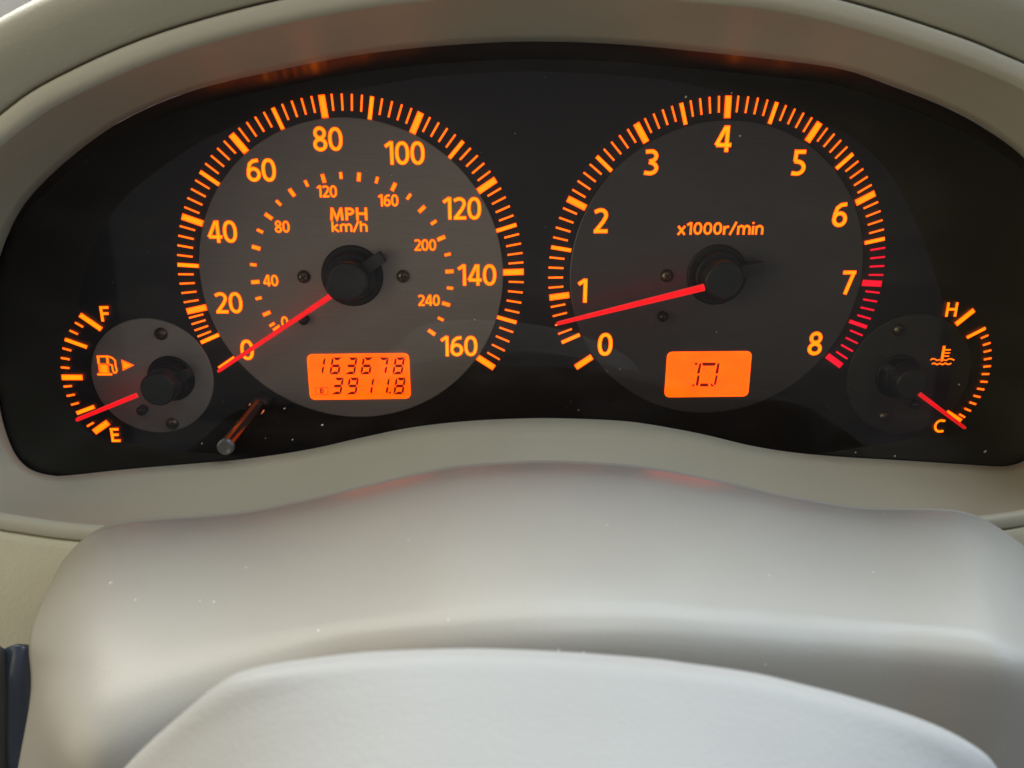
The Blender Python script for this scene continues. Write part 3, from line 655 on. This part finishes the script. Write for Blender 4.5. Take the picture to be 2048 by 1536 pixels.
def edge_x(y):
    k = [(1290, 57), (1320, 63), (1354, 66), (1399, 61), (1445, 54), (1488, 45), (1529, 35), (1600, 18), (2200, -60)]
    for (ya, xa), (yb, xb) in zip(k, k[1:]):
        if ya <= y <= yb: return xa+(xb-xa)*(y-ya)/(yb-ya)
    return None
for r in G:                                             # trim the left end of the front face to its measured edge
    x_, y_, z_ = to_px(r[0]); e_ = edge_x(y_)
    if e_ is None: continue
    q_ = min(1, max(0, (y_-1290)/90)); sh_ = (e_-x_)*z_/F*q_*q_*(3-2*q_)
    for c in range(NC):
        k_ = max(0, 1-(c/(NC-1))/.2)
        if k_ > 0: r[c] = r[c]+Vector((sh_*k_*k_*(3-2*k_), 0, 0))
for _ in range(60):                                     # ease the two ends of the moulding
    H_ = [list(r) for r in G]
    for r in range(14, NR-2):
        for c in range(NC):
            s = min(c/(.26*(NC-1)), (NC-1-c)/(.12*(NC-1)))
            if s >= 1: continue
            k_ = .5*(1-s)**.6*min(1, (r-13)/5)
            av = (H_[r-1][c]+H_[r+1][c])/2
            if 0 < c < NC-1: av = (av+(H_[r][c-1]+H_[r][c+1])/2)/2
            G[r][c] = H_[r][c].lerp(av, k_)
cov_v = [p for r in G for p in r]; cov_f = grid_faces(NR, NC)
b_ = len(cov_v)
for r in G: cov_v.append(r[0]+Vector((.002, .014, -.004)))
for r in G: cov_v.append(r[-1]+Vector((-.002, .014, -.004)))
for k in range(NR-1):
    cov_f.append((k*NC, (k+1)*NC, b_+k+1, b_+k)); cov_f.append((k*NC+NC-1, b_+NR+k, b_+NR+k+1, (k+1)*NC+NC-1))
cover = mesh('steering_column_cover', cov_v, cov_f, M_COVER)
tag(cover, 'smooth grey beige steering column cover with a wavy crest below the gauges', 'column cover')
# ------------------------------------------------------------------ airbag cover of the steering wheel
AB = [(215,1580),(250,1537),(300,1487),(373,1423),(415,1388),(461,1358),(500,1345),(544,1335),(642,1321),(739,1311),(886,1305),(984,1305),(1130,1311),(1300,1324),(1365,1332),(1510,1353),(1614,1377),(1718,1404),(1821,1436),(1904,1470),(1966,1507),(1993,1535),(2020,1580)]
nB = 81; ab = catmull([(x, y, 0) for x, y in AB], nB)
def brow(dx, dy, Y):
    q = ab
    for _ in range(int(min(120, dy*1.2))): q = [q[0]]+[(q[i-1]+q[i]*2+q[i+1])/4 for i in range(1, nB-1)]+[q[-1]]
    return [P(1100+(p.x-1100)*dx, p.y+dy, Y) for p in q]
rb = [[p+Vector((0, .012, -.016)) for p in brow(1, 4, -.190)], [p+Vector((0, .003, -.0022)) for p in brow(1, 0, -.190)], brow(1, 0, -.190), brow(.998, 14, -.1925), brow(.99, 60, -.196), brow(.98, 170, -.203), brow(.96, 330, -.212), brow(.94, 520, -.222)]
GB = loft_surface(rb, 141, 6)
air = mesh('airbag_cover', [p for r in GB for p in r], grid_faces(len(GB), 141), M_AIRBAG)
tag(air, 'pale grey rounded airbag cover of the steering wheel at the bottom edge', 'airbag cover')
# ------------------------------------------------------------------ stalk at the left of the column
st = empty('column_stalk', (-.115, -.14, -.09)); tag(st, 'dark blue black stalk base beside the column cover at the left edge', 'stalk')
prof = [(30,1285),(46,1286),(58,1294),(70,1322),(78,1400),(70,1480),(58,1580),(-30,1580),(-60,1400),(-40,1320),(6,1294)]
def extr(name, pts, y0, y1, mat, shrink, parent):
    o0 = catmull([P(x, y, y0) for x, y in pts], 60, True); c = sum(o0, Vector())/60; dv = Vector((-.006, y1-y0, -.016)); v = []
    for s_, t in ((1, 1), (1, .12), (.985, .04), (.95, 0), (.5, -.05), (.02, -.06)):
        v += [c+(p-c)*s_+dv*t for p in o0]
    return mesh(name, v, grid_faces(6, 60, True), mat, parent)
extr('boot', prof, -.124, -.105, M_BOOT, 0, st)
extr('boot_edge', [(-30,1296),(4,1294),(9,1310),(13,1400),(12,1500),(8,1600),(-40,1600),(-60,1450)], -.1255, -.110, M_TAIL, 0, st)
# ------------------------------------------------------------------ dust
def dust(name, pts, label, parent=None):
    v, f = [], []
    for p, r, nrm in pts:
        b_ = len(v); t = nrm.orthogonal().normalized(); s = nrm.cross(t); k = 6; st_ = random.uniform(1, 1.8); ph = random.uniform(0, 6)
        for i in range(k):
            a = 2*PI*i/k+ph; v.append(p+(t*math.cos(a)*st_+s*math.sin(a))*r*random.uniform(.7, 1.2)+nrm*.00002)
        v.append(p+nrm*r*.6)
        f += [(b_+i, b_+(i+1) % k, b_+k) for i in range(k)]
    o = mesh(name, v, f, M_DUST, parent); o['kind'] = 'stuff'; o['label'] = label
    return o
def surf_px(Gr, x, y):
    """nearest vertex of a surface seen near the measured point"""
    best = None
    for r in range(6, len(Gr)-1):
        for c in range(1, len(Gr[0])-1):
            d = Gr[r][c]-CAM; z = d.dot(FW); u_ = 1024+F*d.dot(RT)/z; w_ = 768-F*d.dot(UP)/z
            e = (u_-x)**2+(w_-y)**2
            if best is None or e < best[0]: best = (e, r, c)
    _, r, c = best; n_ = (Gr[r][c+1]-Gr[r][c-1]).cross(Gr[r+1][c]-Gr[r-1][c]).normalized()
    if n_.dot(CAM-Gr[r][c]) < 0: n_ = -n_
    return Gr[r][c], n_
cds = []
for x, y, r in ((224,1163,.0003),(265,1197,.00022),(394,1201,.0002),(433,1207,.0002),(490,1137,.00018),(642,1260,.00022),(1770,1027,.00022),(1115,1303,.0002),(1172,1305,.00022),(1539,1149,.00018),(1748,1143,.00015),(1527,1328,.00018),(813,1075,.00014),(1217,1053,.00014),(900,1240,.00015)):
    p, n_ = surf_px(G, x, y); cds.append((p, r*1.25, n_))
for _ in range(90):
    r = random.randrange(12, 44); c = random.randrange(8, NC-8); p = G[r][c]; n_ = (G[r][c+1]-G[r][c-1]).cross(G[r+1][c]-G[r-1][c]).normalized()
    if n_.dot(CAM-p) < 0: n_ = -n_
    cds.append((p, random.uniform(.00004, .00009), n_))
o = dust('dust_specks', cds, 'pale dust specks scattered on the steering column cover'); tag(o, o['label'], 'dust')
lds = []; ln = Vector((0, -1, lk)).normalized()
for x, y, r in ((645,850,.0004),(585,879,.0003),(569,817,.00028),(531,876,.0002),(404,887,.00025),(1157,820,.0002),(1030,267,.00018),(172,323,.0002),(1970,903,.0005),(1711,905,.00035),(1790,912,.0004),(1918,769,.0003),(1480,272,.0004),(1372,194,.00045),(1463,186,.0003),(1433,664,.00022),(1240,738,.0002),(1213,742,.0002),(949,639,.00025),(783,351,.0002),(732,341,.0002)):
    lds.append((on_lens(x, y, -.0002), r, ln))
for _ in range(130):
    lds.append((on_lens(random.uniform(60, 2000), random.choice((random.uniform(150, 900), random.uniform(700, 900))), -.0002), random.uniform(.00004, .0001), ln))
clip = []
for p, r, n_ in lds: clip.append((p, r*.8, n_))
dust('lens_dust', clip, 'fine dust specks on the clear lens', cl)
